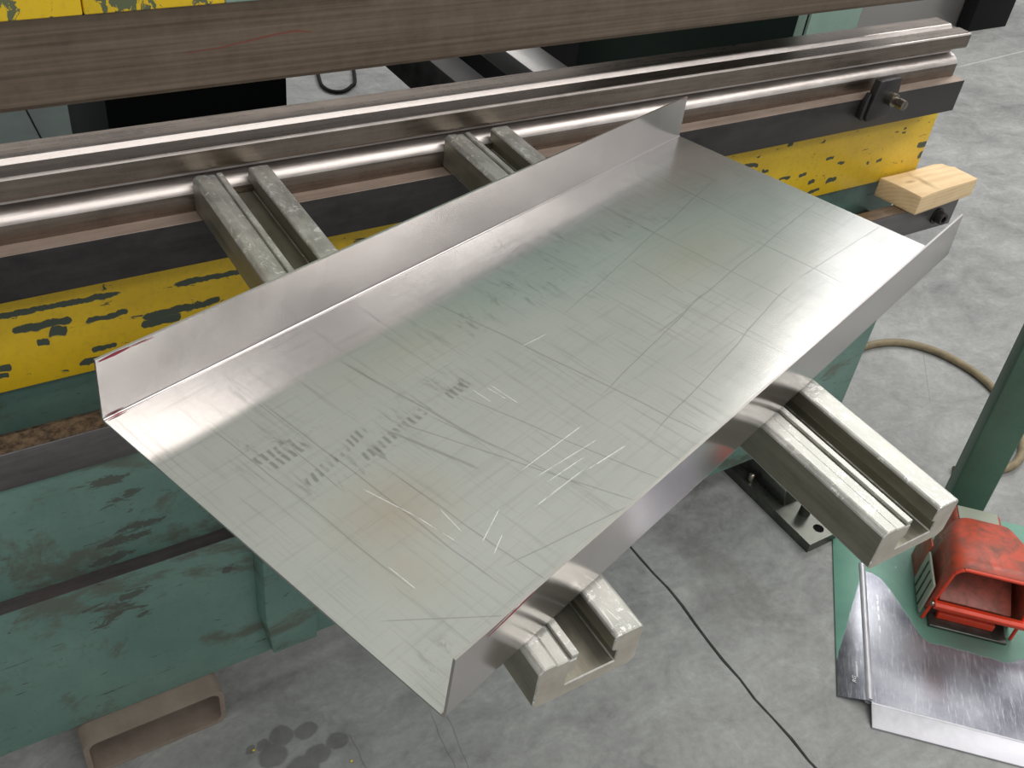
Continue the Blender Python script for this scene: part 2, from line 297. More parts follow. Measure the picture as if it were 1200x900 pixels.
# ------------------------------------------------------------------ mesh helpers
def link(name, me, mat, parent=None, label=None, kind=None, loc=None):
    o = bpy.data.objects.new(name, me); C.objects.link(o)
    if mat is not None:
        for k in (mat if isinstance(mat, (list, tuple)) else [mat]): me.materials.append(M[k])
    if parent: o.parent = parent
    if label: o['label'] = label
    if kind: o['kind'] = kind
    if loc: o.location = loc
    return o
def thing(name, label, cat, loc=(0, 0, 0), rz=0, group=None):
    o = bpy.data.objects.new(name, None); C.objects.link(o); o.location = loc; o.rotation_euler = (0, 0, rz)
    o.empty_display_size = .05; o['label'] = label; o['category'] = cat
    if group: o['group'] = group
    return o
def tag(o, label, cat, group=None):
    o['label'] = label; o['category'] = cat
    if group: o['group'] = group
    return o
def fin(bm, name, smooth=False, bevel=0, seg=2):
    bmesh.ops.recalc_face_normals(bm, faces=bm.faces)
    if bevel:
        es = [e for e in bm.edges if len(e.link_faces) == 2 and e.calc_face_angle(0) > .6]
        bmesh.ops.bevel(bm, geom=es, offset=bevel, segments=seg, affect='EDGES', profile=.5)
        if seg > 1: smooth = True
    me = bpy.data.meshes.new(name); bm.to_mesh(me); bm.free()
    if smooth:
        me.polygons.foreach_set('use_smooth', [True] * len(me.polygons))
        try: me.set_sharp_from_angle(angle=math.radians(50))
        except Exception: pass
    return me
def bbox(bm, a, b):
    vs = [bm.verts.new((x, y, z)) for x in (a[0], b[0]) for y in (a[1], b[1]) for z in (a[2], b[2])]
    for f in ((0, 1, 3, 2), (4, 6, 7, 5), (0, 4, 5, 1), (2, 3, 7, 6), (0, 2, 6, 4), (1, 5, 7, 3)): bm.faces.new([vs[i] for i in f])
def box(name, a, b, mat, parent=None, bevel=.001, **k):
    bm = bmesh.new(); bbox(bm, a, b); return link(name, fin(bm, name, bevel=bevel), mat, parent, **k)
def prism(name, pts, axis, c0, c1, mat, parent=None, bevel=0, seg=2, smooth=False, **k):
    """polygon pts in the plane across the axis, extruded from c0 to c1"""
    bm = bmesh.new()
    def P(p, c): return {'X': (c, p[0], p[1]), 'Y': (p[0], c, p[1]), 'Z': (p[0], p[1], c)}[axis]
    a = [bm.verts.new(P(p, c0)) for p in pts]; b = [bm.verts.new(P(p, c1)) for p in pts]
    bm.faces.new(a); bm.faces.new(b[::-1])
    for i in range(len(pts)): j = (i + 1) % len(pts); bm.faces.new([a[i], b[i], b[j], a[j]])
    return link(name, fin(bm, name, smooth, bevel, seg), mat, parent, **k)
def frame_of(d):
    d = Vector(d).normalized(); u = d.orthogonal().normalized(); return u, d.cross(u)
def lathe(name, base, d, prof, mat, parent=None, n=20, **k):
    """prof: (radius, height) along direction d from base"""
    bm = bmesh.new(); u, v = frame_of(d); d = Vector(d).normalized(); base = Vector(base); rings = []
    for r, h in prof:
        rings.append([bm.verts.new(base + d * h + (u * math.cos(t) + v * math.sin(t)) * r) for t in [2 * math.pi * i / n for i in range(n)]])
    for A, B in zip(rings, rings[1:]):
        for i in range(n): bm.faces.new([A[i], A[(i + 1) % n], B[(i + 1) % n], B[i]])
    bm.faces.new(rings[0][::-1]); bm.faces.new(rings[-1])
    return link(name, fin(bm, name, True), mat, parent, **k)
def tube(name, pts, r, mat, parent=None, n=12, res=8, **k):
    P = [Vector(p) for p in pts]; path = []
    for i in range(len(P) - 1):
        p0 = P[max(i - 1, 0)]; p1 = P[i]; p2 = P[i + 1]; p3 = P[min(i + 2, len(P) - 1)]
        for s in range(res):
            t = s / res; path.append(.5 * ((2 * p1) + (p2 - p0) * t + (2 * p0 - 5 * p1 + 4 * p2 - p3) * t * t + (-p0 + 3 * p1 - 3 * p2 + p3) * t ** 3))
    path.append(P[-1]); bm = bmesh.new(); rings = []
    for i, p in enumerate(path):
        d = (path[min(i + 1, len(path) - 1)] - path[max(i - 1, 0)]).normalized()
        u = d.cross(Vector((0, 0, 1))).normalized() if abs(d.z) < .98 else Vector((1, 0, 0)); v = d.cross(u)
        rings.append([bm.verts.new(p + (u * math.cos(a) + v * math.sin(a)) * r) for a in [2 * math.pi * j / n for j in range(n)]])
    for A, B in zip(rings, rings[1:]):
        for i in range(n): bm.faces.new([A[i], A[(i + 1) % n], B[(i + 1) % n], B[i]])
    bm.faces.new(rings[0]); bm.faces.new(rings[-1])
    return link(name, fin(bm, name, True), mat, parent, **k)

U = .58; Z0 = 2.58
def yz(l): return [(y * U, (z + Z0) * U) for y, z in l]
XL = -1.5; XR = 1.655

# ------------------------------------------------------------------ floor: two slabs with a ragged joint between
fl = box('floor', (-5, -4, -.08), (14, 12, -.02), 'joint', bevel=0, kind='structure')
def slab(side):
    bm = bmesh.new(); n = 90; rnd = random.Random(3); edge = []
    for i in range(n + 1):
        y = -1 + 4.0 * i / n; w = .0022 + .0014 * rnd.random()
        cx = 1.050 + .006 * math.sin(y * 9) + rnd.uniform(-.0022, .0022); edge.append((cx + side * w, y))
    edge = [(edge[0][0], -4)] + edge + [(edge[-1][0], 12)]
    far = -5 if side < 0 else 14
    top = [bm.verts.new((x, y, 0)) for x, y in edge]; out = [bm.verts.new((far, y, 0)) for x, y in edge]; low = [bm.verts.new((x, y, -.02)) for x, y in edge]
    for i in range(len(edge) - 1):
        bm.faces.new([top[i], top[i + 1], out[i + 1], out[i]]); bm.faces.new([top[i], low[i], low[i + 1], top[i + 1]])
    bmesh.ops.recalc_face_normals(bm, faces=bm.faces)
    me = bpy.data.meshes.new('slab'); bm.to_mesh(me); bm.free()
    return me
for s in (-1, 1):
    o = link('slab', slab(s), 'floor', fl)
    if s < 0 and o.data.polygons[0].normal.z < 0: o.data.flip_normals()
    if s > 0 and o.data.polygons[0].normal.z < 0: o.data.flip_normals()
# yellow paint flakes on the concrete
for i, (x, y) in enumerate([(.244, .863), (.372, .775)]):
    bm = bmesh.new(); bmesh.ops.create_icosphere(bm, subdivisions=1, radius=.0022); bmesh.ops.scale(bm, vec=(1.3, .8, .5), verts=bm.verts)
    o = link('paint_flake', fin(bm, 'paint_flake'), 'yellow_chip', loc=(x, y, .001))
    tag(o, ['tiny yellow paint flake on the leftmost dark oil spot of the floor', 'tiny yellow paint flake on the floor beside a thin curved scratch'][i], 'paint flake')

# ------------------------------------------------------------------ the press brake
pb = thing('press_brake', 'green and yellow press brake with a brown steel ram, standing across the picture', 'machine', (0, 1.3, 0))
def child(o): o.location = o.location - Vector((0, 1.3, 0)); return o
def bx(name, a, b, mat, **k): return child(box(name, a, b, mat, pb, **k))
def pr(name, *a, **k): k['parent'] = pb; return child(prism(name, *a, **k))
# bed: stepped apron
bx('ledge_plate', (XL, 1.0145, .8140), (1.656, 1.16, .8712), 'black_steel', label='black oiled steel ledge')
lp = pb.children[0]; lp.data.materials.append(M['ledge_top'])
for p in lp.data.polygons:
    if p.normal.z > .9: p.material_index = 1
YZ = yz
def stripe(name, x0, x1, y, z0, z1, mat, lab, th=.02):
    o = bx(name, (x0, y, z0), (x1, y + th, z1), mat, bevel=.0015, label=lab); return o
stripe('lower_stripe_panel', XL, 1.690, 1.060, .659, .8138, 'yellow', 'yellow painted apron with chipped green scars', .02)
bx('apron', (XL, 1.0802, .45), (1.688, 1.12, .812), 'green_wall')
bx('upper_front_plate', (XL, .9885, .374), (1.618, 1.02, .62), 'green_wall', label='green front plate, scuffed')
bx('lower_front_plate', (XL, .968, .088), (1.618, 1.02, .382), 'green_wall', label='green front plate, scuffed')
bx('bare_edge', (XL, .9675, .3822), (1.618, .9884, .3832), 'strip', bevel=0, label='bare scraped ledge')
bx('front_bar', (XL, .985, .574), (1.752, 1.014, .6295), 'bar_steel', label='grey rolled steel bar')
bx('bar_top', (XL, .9862, .6296), (1.7505, 1.0138, .6322), 'bar_top', bevel=0, label='grimy upper face of the bar')
bx('dirt_shelf', (XL, 1.0142, .56), (1.6175, 1.080, .580), 'bar_top')
bx('frame_end', (1.56, 1.0205, .088), (1.6175, 1.078, .58), 'green')
bx('bed_end', (1.56, 1.1205, .088), (1.6175, 1.50, .81), 'green')
bx('bed_web', (XL, 1.0205, .088), (1.559, 1.06, .4499), 'green')
# cap screw of the bar
sc = child(lathe('cap_screw', (1.698, .985, .603), (0, -1, 0), [(.017, 0), (.017, .003), (.0125, .0035), (.0125, .016), (.0115, .018), (.0065, .018), (.006, .011)], 'black_bolt', pb, 24))
# raised cover on the lower front
def cover():
    bm = bmesh.new(); out = [(.299, .56), (.299, .196), (.318, .0925), (.392, .0925), (.392, .56)]
    f = [bm.verts.new((x + (.006 if x < .3 else 0), .944 + (.012 if z < .12 else 0), z)) for x, z in out]; b = [bm.verts.new((x, .9678, z)) for x, z in out]
    bm.faces.new(f); bm.faces.new(b[::-1])
    for i in range(5): j = (i + 1) % 5; bm.faces.new([f[i], b[i], b[j], f[j]])
    return fin(bm, 'column_cover', bevel=.0012)
child(link('column_cover', cover(), 'green_wall', pb, label='raised green cover box with slanted foot'))
# die rail (lower die holder with rolled shoulder)
sh = [(1.0365, .8712), (1.0365, .8885)]
for k in range(9):
    a = math.radians(180 - 90 * k / 8); sh.append((1.0365 + .0215 + .0215 * math.cos(a), .8905 + .0165 * math.sin(a)))
sh += [(1.0590, .9090), (1.0600, .9140), (1.150, .9140), (1.150, .8712)]
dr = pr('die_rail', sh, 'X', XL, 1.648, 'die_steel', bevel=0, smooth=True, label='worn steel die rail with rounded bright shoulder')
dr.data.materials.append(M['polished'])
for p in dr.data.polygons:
    if abs(p.normal.x) < .5 and p.normal.z > .35 and p.normal.y < -.05 and p.center.z > .88: p.material_index = 1  # shoulder highlight put into the colour
# fork pocket tubes under the frame
def pocket(name, x0, x1):
    bm = bmesh.new(); n = 6; R = .018; t = .008; z0, z1 = .0008, .0872; Y0, Y1 = .934, 1.55
    def loop(x0, x1, z0, z1, r, y):
        L = []
        for cx, cz, a0 in ((x1 - r, z1 - r, 0), (x0 + r, z1 - r, 90), (x0 + r, z0 + r, 180), (x1 - r, z0 + r, 270)):
            for i in range(n + 1):
                a = math.radians(a0 + 90 * i / n); L.append(bm.verts.new((cx + r * math.cos(a), y, cz + r * math.sin(a))))
        return L
    A = loop(x0, x1, z0, z1, R, Y0); B = loop(x0 + t, x1 - t, z0 + t, z1 - t, R - t * .6, Y0); Cc = loop(x0, x1, z0, z1, R, Y1); D = loop(x0 + t, x1 - t, z0 + t, z1 - t, R - t * .6, Y1)
    N = len(A)
    for P, Q in ((A, B), (B, D), (D, Cc), (Cc, A)):
        for i in range(N): j = (i + 1) % N; bm.faces.new([P[i], P[j], Q[j], Q[i]])
    return child(link(name, fin(bm, name, True), 'tube', pb, label='open rectangular fork tube with rounded corners'))
pocket('fork_tube', .014, .226)
# levelling foot plate with its hole, stub and block
def foot_plate():
    bm = bmesh.new(); x0, x1, y0, y1, z0, z1 = 1.378, 1.462, .766, 1.10, .0005, .024; hc = (1.428, .792); r = .0115; n = 24
    def ring(z): return [bm.verts.new((hc[0] + r * math.cos(2 * math.pi * i / n), hc[1] + r * math.sin(2 * math.pi * i / n), z)) for i in range(n)]
    def rect(z):
        L = []
        for i in range(n):
            a = 2 * math.pi * i / n; c, s = math.cos(a), math.sin(a)
            k = min(((x1 - hc[0]) / c if c > 1e-6 else (x0 - hc[0]) / c if c < -1e-6 else 9), ((y0 + .06 - hc[1]) / s if s > 1e-6 else (y0 - hc[1]) / s if s < -1e-6 else 9))
            L.append(bm.verts.new((hc[0] + k * c, hc[1] + k * s, z)))
        # snap the nearest ring vertices to the corners
        for cx, cy in ((x0, y0), (x1, y0), (x0, y0 + .06), (x1, y0 + .06)):
            v = min(L, key=lambda q: (q.co.x - cx) ** 2 + (q.co.y - cy) ** 2); v.co.x = cx; v.co.y = cy
        return L
    a, b, c, d = ring(z1), rect(z1), ring(z0), rect(z0)
    for P, Q in ((a, b), (b, d), (c, a)):
        for i in range(n): j = (i + 1) % n; bm.faces.new([P[i], P[j], Q[j], Q[i]])
    bbox(bm, (x0, y0 + .06, z0), (x1, y1, z1))
    return fin(bm, 'foot_plate')
fp = child(link('foot_plate', foot_plate(), 'foot', pb, label='flat steel foot plate with a round bolt hole'))
child(lathe('foot_stub', (1.432, .838, .0245), (0, 0, 1), [(.012, 0), (.012, .042), (.010, .045)], 'foot', pb))
child(prism('foot_block', [(.872, .0245), (.882, .060), (1.02, .060), (1.02, .0245)], 'X', 1.405, 1.4615, 'foot', pb, bevel=.002))
child(lathe('foot_pin', (1.390, .962, .0245), (0, 0, 1), [(.006, 0), (.006, .018), (.004, .020)], 'bolt', pb))
# clamp bracket and its bolt on the ledge
br = child(prism('clamp_plate', [(1.396, .845), (1.404, .905), (1.455, .906), (1.463, .858), (1.452, .838), (1.40, .835)], 'Y', 1.000, 1.0143, 'black_steel', pb, bevel=.0015, label='black clamp plate on the ledge'))
cb = child(prism('clamp_gusset', [(1.386, .842), (1.388, .870), (1.3955, .884), (1.3955, .835)], 'Y', 1.004, 1.0143, 'black_steel', pb, bevel=.001))
lathe('clamp_bolt', (1.437, 1.000 - 1.3, .874), (0, -1, 0), [(.0115, 0), (.0115, .013), (.0070, .0135), (.0070, .022), (.0085, .0225), (.0085, .034), (.005, .035)], 'bolt', pb, 6 * 3).location = (0, 0, 0)
# upper beam and ram
pr('ram', [(1.0470, 1.0135), (1.0440, 1.0185), (1.0440, 1.1045), (1.17, 1.1045), (1.17, 1.0135)], 'X', XL, 1.52, 'ram_steel', bevel=0, label='brown steel ram beam with fine horizontal grain')
stripe('upper_stripe_panel', XL, .1935, 1.0365, 1.1068, 1.24, 'yellow2', 'upper yellow panel with worn green edges', .1)
stripe('upper_stripe_panel', .1950, .335, 1.0365, 1.1068, 1.24, 'yellow2', 'upper yellow panel with worn green edges', .1)
stripe('upper_stripe_panel', .3352, 1.50, 1.0365, 1.1068, 1.24, 'green_light', 'pale green end of the upper panel', .1)
bx('upper_beam', (XL, 1.045, 1.2402), (1.50, 1.20, 2.6), 'beam', label='tall pale green upper beam')
def ram_mark():
    bm = bmesh.new(); P = [(.289, 1.056, .0004), (.33, 1.058, .0007), (.388, 1.066, .0010), (.413, 1.068, .0011), (.433, 1.065, .0006)]; V = []
    for x, z, w in P: V.append((bm.verts.new((x, 1.0437, z + w)), bm.verts.new((x, 1.0437, z - w))))
    for a, b in zip(V, V[1:]): bm.faces.new([a[0], b[0], b[1], a[1]])
    return fin(bm, 'marker_stroke')
child(link('marker_stroke', ram_mark(), 'dull_marker', pb, label='faded red marker stroke'))
# back side of the machine seen through the gap
bx('side_frame', (1.500, 1.292, .088), (1.522, 1.94, 1.9), 'green_dark', label='dark green side frame')  # green darkened to stand for the shade inside the machine
bx('side_frame_edge', (1.500, 1.2905, .088), (1.522, 1.2918, 1.9), 'green_light', bevel=0)  # same plate, front edge painted paler as the lit side
bx('gauge_rail', (.846, 1.20, .72), (.904, 3.2, .80), 'black_steel', label='dark back gauge rail')
bx('gauge_rail', (1.003, 1.20, .76), (1.078, 3.2, .80), 'panel_grey', label='grey back gauge rail')
bx('rear_cover', (1.300, 2.25, .0), (2.3, 2.30, 1.15), 'black', label='black rear cover')  # added black sheet where only shadow shows between the rails
bx('rear_control_box', (.350, 1.80, .0), (.692, 2.2, .86), 'black', label='black rear box')

# ------------------------------------------------------------------ lower die
dt = YZ([(1.789, -.9465), (1.838, -.9465), (1.851, -.9640), (1.866, -.9465), (1.925, -.9475), (1.925, -1.0), (1.825, -1.0), (1.790, -.992), (1.7865, -.989), (1.7865, -.949)])
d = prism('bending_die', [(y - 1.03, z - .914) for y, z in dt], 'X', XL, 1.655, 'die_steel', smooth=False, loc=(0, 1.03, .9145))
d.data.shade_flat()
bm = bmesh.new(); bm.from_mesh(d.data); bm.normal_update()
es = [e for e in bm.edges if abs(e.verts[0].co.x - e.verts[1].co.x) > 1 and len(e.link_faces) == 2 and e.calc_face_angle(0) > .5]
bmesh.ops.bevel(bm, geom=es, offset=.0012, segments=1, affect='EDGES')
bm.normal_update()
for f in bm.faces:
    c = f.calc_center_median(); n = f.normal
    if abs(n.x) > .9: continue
    if n.y < -.3 and n.z > .3: f.material_index = 1          # far groove wall and rubbed front edge, overhead glint painted in
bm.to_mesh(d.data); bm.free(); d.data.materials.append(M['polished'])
tag(d, 'long brown steel bending die with a bright V groove, under the ram', 'die')

# ------------------------------------------------------------------ support arms
def arm(name, x0, x1, y0, y1, mat_label, lab, rod_len):
    w = x1 - x0; zt = .9164; zb = .8716; L = y1 - y0
    t = thing(name, lab, 'support arm', ((x0 + x1) / 2, y0, zb), 0, 'slotted support arms under the tray')
    h = zt - zb; cx = w / 2
    # cross section: left land with a shallow step, T-shaped slot, right land
    g0 = -cx + w * .355; g1 = -cx + w * .715; fz = h * .30; lip = h * .62
    left_lip = -cx + w * .285
    sec = [(-cx + .003, 0), (-cx, .003), (-cx, h - .004), (-cx + .004, h), (-cx + w * .155, h), (-cx + w * .165, h - .0016), (left_lip - .001, h - .0016), (left_lip, h - .0035), (g0, h - .0035), (g0, lip), (g0 - .006, lip - .002), (g0 - .006, fz),
           (g1 + .005, fz), (g1 + .005, lip - .002), (g1, lip), (g1, h - .002), (g1 + .002, h), (cx - .003, h), (cx, h - .003), (cx, .006), (cx - .006, 0)]
    bm = bmesh.new(); n = 14; loops = []
    for k in range(n + 1):
        y = L * k / n; loops.append([bm.verts.new((x, y, z)) for x, z in sec])
    bm.faces.new(loops[0]); bm.faces.new(loops[-1][::-1]); N = len(sec); fs = []
    for A, B in zip(loops, loops[1:]):
        for i in range(N):
            j = (i + 1) % N; f = bm.faces.new([A[i], B[i], B[j], A[j]])
            if 6 <= i <= 7 or 8 <= i <= 14 or i in (1, 0, 18): f.material_index = 1
    for f in bm.faces:
        if abs(f.normal.y) > .9 or len(f.verts) > 4: f.material_index = 2
    me = fin(bm, 'channel', bevel=.0009, seg=1); me.shade_flat() if hasattr(me, 'shade_flat') else None
    body = link('channel', me, ['arm', 'arm_dull', 'arm_end'], t)
    # thin steel rule strip let into the left side of the slot
    bm = bmesh.new(); bbox(bm, (g0 - .0050, .001, h - .0034), (g0 + .0012, L - .002, h + .0004)); link('wear_strip', fin(bm, 'wear_strip', bevel=.0004, seg=1), 'arm', t, label='thin bright steel strip')
    return t
arm('support_arm', .2832, .3742, .3005, 1.0362, '', 'slotted aluminium support arm under the left half of the tray, nearest the bottom edge', 0)
arm('support_arm', .6095, .7055, .2815, 1.0362, '', 'slotted aluminium support arm under the right half of the tray, pointing at the red pedal', 0)

# ------------------------------------------------------------------ stainless tray
A0 = Vector((.15622 * U, 1.14781 * U, .9190)); ud = Vector((1.415, .4535, 0)).normalized(); ang = math.atan2(ud.y, ud.x)
tr = thing('sheet_metal_tray', 'wide stainless steel tray with two upturned flanges lying askew on the arms', 'tray', A0, ang)
TL, TW0, TW1, th = .861, .385, .349, .0022      # length, width at left end, width at right end
def ywid(x): return -(TW0 + (TW1 - TW0) * x / TL)
TWm = .3838
def strip(name, prof0, prof1, mat, label=None, n=24):
    """sheet strip: profiles (y,z) of the mid line at both ends, given thickness by offsetting"""
    bm = bmesh.new(); rows = []
    def off(pr):
        top, bot = [], []
        for i, (y, z) in enumerate(pr):
            a = pr[max(i - 1, 0)]; b = pr[min(i + 1, len(pr) - 1)]; dy, dz = b[0] - a[0], b[1] - a[1]; l = math.hypot(dy, dz)
            ny, nz = -dz / l * th / 2, dy / l * th / 2; top.append((y + ny, z + nz)); bot.append((y - ny, z - nz))
        return top + bot[::-1]
    P0, P1 = off(prof0), off(prof1)
    for k in range(n + 1):
        f = k / n; rows.append([bm.verts.new((TL * f, a[0] * (1 - f) + b[0] * f, a[1] * (1 - f) + b[1] * f)) for a, b in zip(P0, P1)])
    N = len(P0); bm.faces.new(rows[0]); bm.faces.new(rows[-1][::-1])
    for A, B in zip(rows, rows[1:]):
        for i in range(N): j = (i + 1) % N; bm.faces.new([A[i], B[i], B[j], A[j]])
    return link(name, fin(bm, name, True), mat, tr, label=label)
R = .0035
wl, wr = TW0, TW0 - .0015
strip('tray_bottom', [(-R, 0), (-wl / 2, 0), (-wl + R, 0)], [(-R, 0), (-wl / 2, 0), (-wr + R, 0)], 'tray', 'scratched mill-finish bottom')
def fl_prof(y0, sgn, h, lean):
    """quarter bend from the bottom edge, then a straight wall of height h leaning by lean"""
    c = (y0 - sgn * R, R); L = []
    for i in range(7):
        a = math.radians(-90 + 90 * i / 6 * (1 - math.degrees(lean) / 90)); L.append((c[0] + sgn * R * math.cos(a), c[1] + R * math.sin(a)))
    e = L[-1]; dy, dz = math.sin(lean) * sgn, math.cos(lean); L.append((e[0] + dy * (h - R), e[1] + dz * (h - R)))
    return L
r_ = math.radians
p0 = fl_prof(0, 1, .0660, r_(-5)); p1 = fl_prof(0, 1, .0570, r_(1)); strip('back_flange', p0, p1, 'flange', 'pinkish bright upturned flange on the machine side')
p0 = fl_prof(-wl, -1, .0655, r_(2)); p1 = fl_prof(-wr, -1, .0550, r_(-3)); strip('front_flange', [q for q in p0][::-1], [q for q in p1][::-1], 'flange', 'upturned flange nearest the viewer, mirroring the arms')
def inkline(a, b, w, y0, out, parent=tr):
    """thin ink stroke on a flange face: a,b = (x,z)"""
    bm = bmesh.new(); d = Vector((b[0] - a[0], 0, b[1] - a[1])).normalized(); nn = Vector((-d.z, 0, d.x)) * w
    vs = []
    for yy in (0, .0002 * out):
        for p, s in ((a, .3), (((a[0] + b[0]) / 2, (a[1] + b[1]) / 2), 1), (b, .2)):
            f = y0(p[1]) + yy; vs.append([bm.verts.new((p[0] + nn.x * s, f, p[1] + nn.z * s)), bm.verts.new((p[0] - nn.x * s, f, p[1] - nn.z * s))])
    for k in (0, 1, 3, 4): bm.faces.new([vs[k][0], vs[k + 1][0], vs[k + 1][1], vs[k][1]])
    return link('marker_stroke', fin(bm, 'marker_stroke'), 'marker', parent, label='red marker stroke')
backy = lambda z: -.0013 - math.tan(r_(5)) * (z - .004)
inkline((.003, .0635), (.030, .0640), .0013, backy, -1)
inkline((.030, .0640), (.052, .0632), .0004, backy, -1)
inkline((.003, .0022), (.020, .0022), .0008, lambda z: -.0032, -1)
fronty = lambda z: -wl - .0014 - math.tan(r_(2)) * (z - .0035)
inkline((.030, .0600), (.075, .0660), .0010, fronty, -1)
inkline((TL - .012, .0555), (TL - .001, .0570), .0005, lambda z: -.0012, -1)

# ------------------------------------------------------------------ wooden block
def wood():
    bm = bmesh.new(); bbox(bm, (0, 0, 0), (1, 1, 1))
    bmesh.ops.subdivide_edges(bm, edges=bm.edges, cuts=5, use_grid_fill=True)
    A, B, Cq, D = Vector((0, 0)), Vector((.184, .014)), Vector((.166, .088)), Vector((-.019, .086))
    for v in bm.verts:
        x, y, z = v.co; p = (A * (1 - x) + B * x) * (1 - y) + (D * (1 - x) + Cq * x) * y; h = .038
        if z > .9: h += .0015 * math.sin(5 * x + 3 * y) - (.004 if x > .95 and y > .7 else 0)
        v.co = (p.x + (random.uniform(-.0012, .0008) if x > .99 else 0), p.y, z * h)
    return fin(bm, 'wooden_block', bevel=.0012)
wd = link('wooden_block', wood(), 'wood', loc=(1.5985, .9690, .6326))
tag(wd, 'short pale pine block with a knot on the steel bar', 'wooden block')

# ------------------------------------------------------------------ pedal stand: plate with bent rims, upright post
e1 = Vector((.7, .714, 0)).normalized(); PO = Vector((.7 * 1.129 + .714 * .554, .714 * 1.129 - .7 * .554, 0)) # front-left inner corner
pang = math.atan2(e1.y, e1.x)
ps = thing('pedal_stand', 'steel base plate with bent rims and worn green paint, carrying a green post', 'stand', (PO.x, PO.y, 0), pang)
PL, PW, ph = .60, .62, .018     # local x: to the machine, local y: negative is right
# flat plate inset behind the front fold
box('base_plate', (.042, -PW, ph - .003), (PL, 0, ph), 'plate', ps, bevel=0)
def rim(name, pts, lab):
    bm = bmesh.new(); t = [bm.verts.new(p) for p in pts]; b = [bm.verts.new((p[0], p[1], p[2] - .003)) for p in pts]
    bm.faces.new(t); bm.faces.new(b[::-1])
    for i in range(4): j = (i + 1) % 4; bm.faces.new([t[i], b[i], b[j], t[j]])
    return link(name, fin(bm, name, bevel=.0008), 'plate', ps, label=lab)
rim('left_rim', [(.048, .053, .0036), (.044, .001, ph), (PL, .001, ph), (PL, .053, .0036)], 'sloping side rim, paint worn off towards the front')
rim('front_rim', [(.041, -.002, ph), (.0, -.006, .0036), (.0, -PW, .0036), (.041, -PW, ph)], 'bright bare front rim').data.materials[0] = M['rim']
def bead(name, a, b, r):
    return tube(name, [a, b], r, 'rim', ps, n=16, res=1)
bead('fold_edge', (.046, -.0005, ph - .0052), (PL * .62, -.0005, ph - .0052), .0080)
bead('fold_edge', (.0405, -.003, ph - .0022), (.0405, -PW, ph - .0022), .0026)
# post
post = box('post', (-.005, -.078, 0), (.042, 0, 1.10), 'post_green', ps, bevel=.004, label='dark green square post, leaning slightly', loc=(PL - .032, -.173, ph + .002)); post.rotation_euler = (-.040, 0, 0)
# chalky stamped letters on the rim
def text(s, loc, rot, size, parent, mat):
    cu = bpy.data.curves.new('stamp', 'FONT'); cu.body = s; cu.size = size; cu.extrude = .0001
    o = bpy.data.objects.new('stamp', cu); C.objects.link(o); bpy.context.view_layer.update()
    me = bpy.data.meshes.new_from_object(o.evaluated_get(bpy.context.evaluated_depsgraph_get())); bpy.data.objects.remove(o)
    q = link('stamp', me, mat, parent, loc=loc); q.rotation_euler = rot; return q
text('RG', (.078, .0215, .0132), (0, math.radians(0), math.radians(180)), .011, ps, 'mark_white').rotation_euler = (math.radians(15), 0, math.radians(0))

# ------------------------------------------------------------------ foot pedal, local frame of the stand direction
HP = Vector((1.4565, .529, ph + .0005)); fpd = thing('foot_pedal', 'red guarded foot switch with an open hood, standing on the green base plate', 'foot pedal', HP, pang)
# local x: towards the back, local y: 0 (left) to -W (right)
HW = .158; HH = .152
def arch(x, w0, w1, h, z0=0.0, r=.02, inset=0.0, n=5):
    """open arch outline in the y-z plane at depth x, legs from y=-w0 to y=-w1"""
    L = [(x, -w0 - inset, z0)]
    yl, yr = -w0 - inset - .012, -w1 + inset + .012; top = h - inset; rr = max(r - inset, .004)
    for i in range(n + 1):
        a = math.radians(180 - 90 * i / n); L.append((x, yl - rr - rr * math.cos(math.pi - a) * 0 + (-(rr) * (-1 - math.cos(a)) * -1), top - rr + rr * math.sin(a)))
    for i in range(n + 1):
        a = math.radians(90 - 90 * i / n); L.append((x, yr + rr - rr * math.cos(a), top - rr + rr * math.sin(a)))
    L.append((x, -w1 + inset, z0)); return L
def arch2(x, yl0, yr0, yl1, yr1, h, r, z0=0.0, n=5):
    """legs at yl0/yr0 on the ground, yl1/yr1 near the top; y decreases to the right"""
    L = [(x, yl0, z0)]
    for i in range(n + 1):
        a = math.radians(90 * i / n); L.append((x, yl1 - r * (1 - math.cos(a)), h - r + r * math.sin(a)))
    for i in range(n + 1):
        a = math.radians(90 - 90 * i / n); L.append((x, yr1 + r * (1 - math.cos(a)), h - r + r * math.sin(a)))
    L.append((x, yr0, z0)); return L
def shell(name, arches, mat, parent, thick=.005, cap_back=False, label=None):
    bm = bmesh.new(); rows = [[bm.verts.new(p) for p in a] for a in arches]
    for A, B in zip(rows, rows[1:]):
        for i in range(len(A) - 1): bm.faces.new([A[i], A[i + 1], B[i + 1], B[i]])
    if cap_back: bm.faces.new(rows[-1])
    me = fin(bm, name, True); o = link(name, me, mat, parent, label=label)
    md = o.modifiers.new('wall', 'SOLIDIFY'); md.thickness = thick; md.offset = 0
    return o
shell('hood', [arch2(0.0, .006, -.160, -.004, -.158, .150, .024, .030), arch2(.03, .004, -.160, -.003, -.158, .153, .024), arch2(.10, .002, -.158, -.006, -.155, .150, .024), arch2(.150, -.004, -.150, -.022, -.140, .140, .028)], 'red', fpd, .005, True, 'scuffed red hood')
